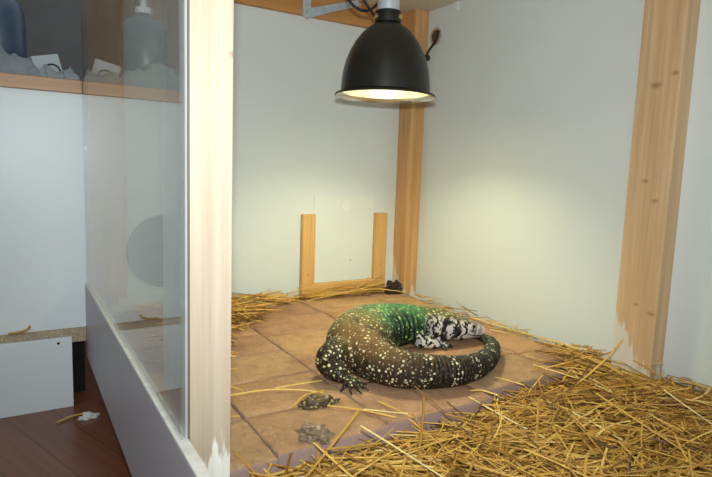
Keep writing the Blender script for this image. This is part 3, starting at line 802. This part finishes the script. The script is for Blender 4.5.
# ------------------------------------------------------------------ cabinet left of the glass
cb = thing('cabinet', 'white cabinet with beech counter top left of the enclosure', 'cabinet', (-.4, 2.2, ZR))
CX0, CX1 = -1.3, .1975
obj('body', box(CX0, CX1, YE, 2.5, -.028, .703, .001), M['cab'], cb)
obj('shelf_edge', box(CX0, .1815, YE-.004, 2.5, -.0505, -.0285, .001), M['chip'], cb)['label'] = 'raw chipboard edge'
obj('shelf_edge', box(CX0, .1815, YE-.003, 2.5, -.0745, -.0510, .001), M['chip'], cb)['label'] = 'raw chipboard edge'
obj('plinth', box(CX0, CX1-.012, 2.03, 2.5, ZR, -.075), M['dark'], cb)['label'] = 'near-black block painted as the shaded recess below the shelf'  # near-black block, the shade of the open recess put into its colour
obj('counter_top', box(CX0, .186, YE-.012, 2.5, .7035, .742, .002), M['counter'], cb)['label'] = 'orange-brown beech counter top'
lp = thing('kick_panel', 'white lower panel leaning below the chipboard edge at lower left', 'panel', (-.3, YE-.016, ZR))
obj('panel', box(CX0, .139, YE-.020, YE-.005, ZR, -.0515, .001), M['cab'], lp)
bm = bmesh.new(); lathe(bm, (0, 0, 0), [(0, .0012), (.0035, .002), (.0042, 0)], 12)
bmesh.ops.transform(bm, matrix=Matrix.Translation((.101, YE-.020, -.068)) @ Matrix.Rotation(math.pi/2, 4, 'X'), verts=bm.verts[:])
obj('screw', bm, M['dark'], lp, 40)['label'] = 'dark screw head'
# straw crumbs and fluff by the cabinet
bm = bmesh.new(); lay = bm.verts.layers.float.new('tone'); tube(bm, bez([(-.03, YE-.008, -.024), (.0, YE-.010, -.022), (.022, YE-.012, -.014), (.026, YE-.014, -.005)], 6), .006, 6, True, .6)
for v in bm.verts: v[lay] = .35
bmesh.ops.translate(bm, verts=bm.verts[:], vec=(0, -.0, 0)); tag(obj('straw_stalk', bm, M['straw'], None, 60), 'brown bit of straw stuck on the chipboard edge of the cabinet', 'straw stalk')
lump('fluff_ball', 'white fluff lying on the brown floor beside the front board', 'fluff', (.17, 1.80, ZR), (.022, .012, .010), M['fluff'], 4, amp=.8)
bm = bmesh.new(); lay = bm.verts.layers.float.new('tone'); tube(bm, bez([(.085, 1.80, ZR+.004), (.12, 1.82, ZR+.006), (.155, 1.83, ZR+.005)], 6), .004, 6, True, .6)
for v in bm.verts: v[lay] = .6
tag(obj('straw_stalk', bm, M['straw'], None, 60), 'straw stalk lying on the brown room floor beside white fluff', 'straw stalk')

# things on the counter
jg = thing('dispenser_bottle', 'slate-blue bottle with white pump at the left end of the counter', 'bottle', (-.03, 2.12, .742))
bm = bmesh.new(); lathe(bm, (-.03, 2.12, 0), [(0, .742), (.070, .742), (.077, .750), (.078, .90), (.077, .945), (.070, .972), (.052, .992), (.030, 1.003), (.022, 1.008), (.022, 1.015), (0, 1.015)], 40)
obj('bottle_body', bm, M['jug'], jg, 50)
bm = bmesh.new(); lathe(bm, (-.03, 2.12, 0), [(0, 1.0155), (.026, 1.0155), (.026, 1.035), (.010, 1.040), (.009, 1.085), (0, 1.085)], 24)
tube(bm, bez([(-.03, 2.12, 1.085), (-.03, 2.12, 1.098), (-.05, 2.10, 1.103), (-.075, 2.075, 1.098)], 6), .008, 10)
obj('pump', bm, M['whiteplastic'], jg, 50)['label'] = 'white pump head'
def crumple(name, label, cat, x0, x1, y0, y1, zf, mat, seed, n=46, group=None):
    """a crumpled sheet: upper skin of folds closed down to the counter"""
    random.seed(seed); bm = bmesh.new(); g = []
    for i in range(n+1):
        row = []
        for j in range(n+1):
            u, w = i/n, j/n
            e = min(1, min(u, 1-u, w, 1-w)*6)
            x = x0+(x1-x0)*u+.012*mnoise.noise(V((u*5, w*5, seed))); y = y0+(y1-y0)*w+.010*mnoise.noise(V((u*5, w*5, seed+9)))
            z = .744 + e*zf(u, w)*(1+.6*mnoise.turbulence(V((u*4, w*4, seed)), 3, True)-.3)
            row.append(bm.verts.new((x, y, z)))
        g.append(row)
    for i in range(n):
        for j in range(n): bm.faces.new((g[i][j], g[i+1][j], g[i+1][j+1], g[i][j+1]))
    r = bmesh.ops.solidify(bm, geom=bm.faces[:], thickness=.0012)
    for v in bm.verts: v.co.z = max(v.co.z, .7425)
    return tag(obj(name, bm, mat, None, 35), label, cat, group)
crumple('plastic_bag', 'crumpled clear plastic bag lying along the counter edge', 'bag', -.14, .085, 1.935, 2.025, lambda u, w: .042+.045*max(0, 1-abs(u-.45)*2.6)+.02*math.sin(u*9)*w, M['plasticbag'], 3)
crumple('paper_towel', 'crumpled white paper lying on the counter beside the bag', 'paper', .075, .180, 1.935, 2.03, lambda u, w: .026+.012*math.sin(u*7+w*4), M['paper'], 6)
bm = bmesh.new(); bx(bm, -.040, .040, -.03, .03, 0, .082, .002)
bmesh.ops.transform(bm, matrix=Matrix.Translation((.108, 2.09, .747)) @ Matrix.Rotation(math.radians(14), 4, 'Z') @ Matrix.Rotation(math.radians(-15), 4, 'Y'), verts=bm.verts[:])
for v in bm.verts: v.co.z = max(v.co.z, .7425)
tag(obj('paper_carton', bm, M['paper'], None, 30), 'small white carton tilted behind the crumpled bag on the counter', 'carton')
bm = bmesh.new(); tube(bm, [V((.112+.020*math.cos(a), 1.985+.004*math.sin(a), .772+.019*math.sin(a))) for a in [k*2*math.pi/24 for k in range(21)]], .0022, 6)
tag(obj('cable_tie', bm, M['rubber'], None, 60), 'thin black tie ring on the crumpled paper', 'cable tie')
# room furniture further back
cu = thing('cupboard', 'dark brown wooden cupboard beyond the counter mirrored in the glass', 'cupboard', (-.75, 3.2, ZR))
obj('carcass', box(-1.25, -.16, 3.02, 3.5, ZR, 1.75, .004), M['cupboard'], cu)
for x0 in (-1.235, -.70):
    dr = obj('door', box(x0, x0+.525, 2.996, 3.018, ZR+.08, 1.73, .004), M['cupboard'], cu)
    bm = bmesh.new(); kx = x0+(.49 if x0 < -1 else .035); tube(bm, [(kx, 2.996, .75), (kx, 2.975, .75), (kx, 2.970, .75)], [.008, .014, .010], 12); obj('knob', bm, M['brass'], dr, 50)

# ------------------------------------------------------------------ light
w = bpy.data.worlds.new('room_light'); SC.world = w; w.use_nodes = True
w.node_tree.nodes['Background'].inputs[0].default_value = (.80, .93, 1.0, 1)
w.node_tree.nodes['Background'].inputs[1].default_value = .66
# the camera's own flash, just above the lens
fl = bpy.data.lights.new('camera_flash', 'SPOT'); fl.energy = 64; fl.spot_size = math.radians(112); fl.spot_blend = 1.0
fl.shadow_soft_size = .018; fl.color = (.90, 1, 1.03)
fo = bpy.data.objects.new('camera_flash', fl); COL.objects.link(fo)

# ------------------------------------------------------------------ camera
cam = bpy.data.cameras.new('camera'); cam.sensor_fit = 'HORIZONTAL'; cam.sensor_width = 36
cam.lens = 36*556.587/712; cam.clip_start = .02
co = bpy.data.objects.new('camera', cam); COL.objects.link(co)
yw, pi_, ro = math.radians(31.63328), math.radians(-6.94464), math.radians(2.01722)
F = V((math.sin(yw)*math.cos(pi_), math.cos(yw)*math.cos(pi_), math.sin(pi_)))
R0 = V((math.cos(yw), -math.sin(yw), 0)); U0 = R0.cross(F)
R1 = R0*math.cos(ro)+U0*math.sin(ro); U1 = -R0*math.sin(ro)+U0*math.cos(ro)
mw = Matrix((R1, U1, -F)).transposed().to_4x4(); mw.translation = V((0, 0, .5))
co.matrix_world = mw
cam.shift_x = 0; cam.shift_y = 0
SC.camera = co
fo.location = V((0, 0, .5))+U1*.085
aim = (V((1.0, 1.5, .62))-fo.location)
fo.rotation_euler = aim.to_track_quat('-Z', 'Y').to_euler()

SC.view_settings.view_transform = 'Standard'; SC.view_settings.look = 'None'
SC.view_settings.gamma = 1; SC.view_settings.use_curve_mapping = False; SC.view_settings.exposure = 0
SC.cycles.use_denoising = True; SC.cycles.sample_clamp_indirect = 6
SC.cycles.max_bounces = 10
for o in bpy.data.objects:
    if '_o' in o: del o['_o']
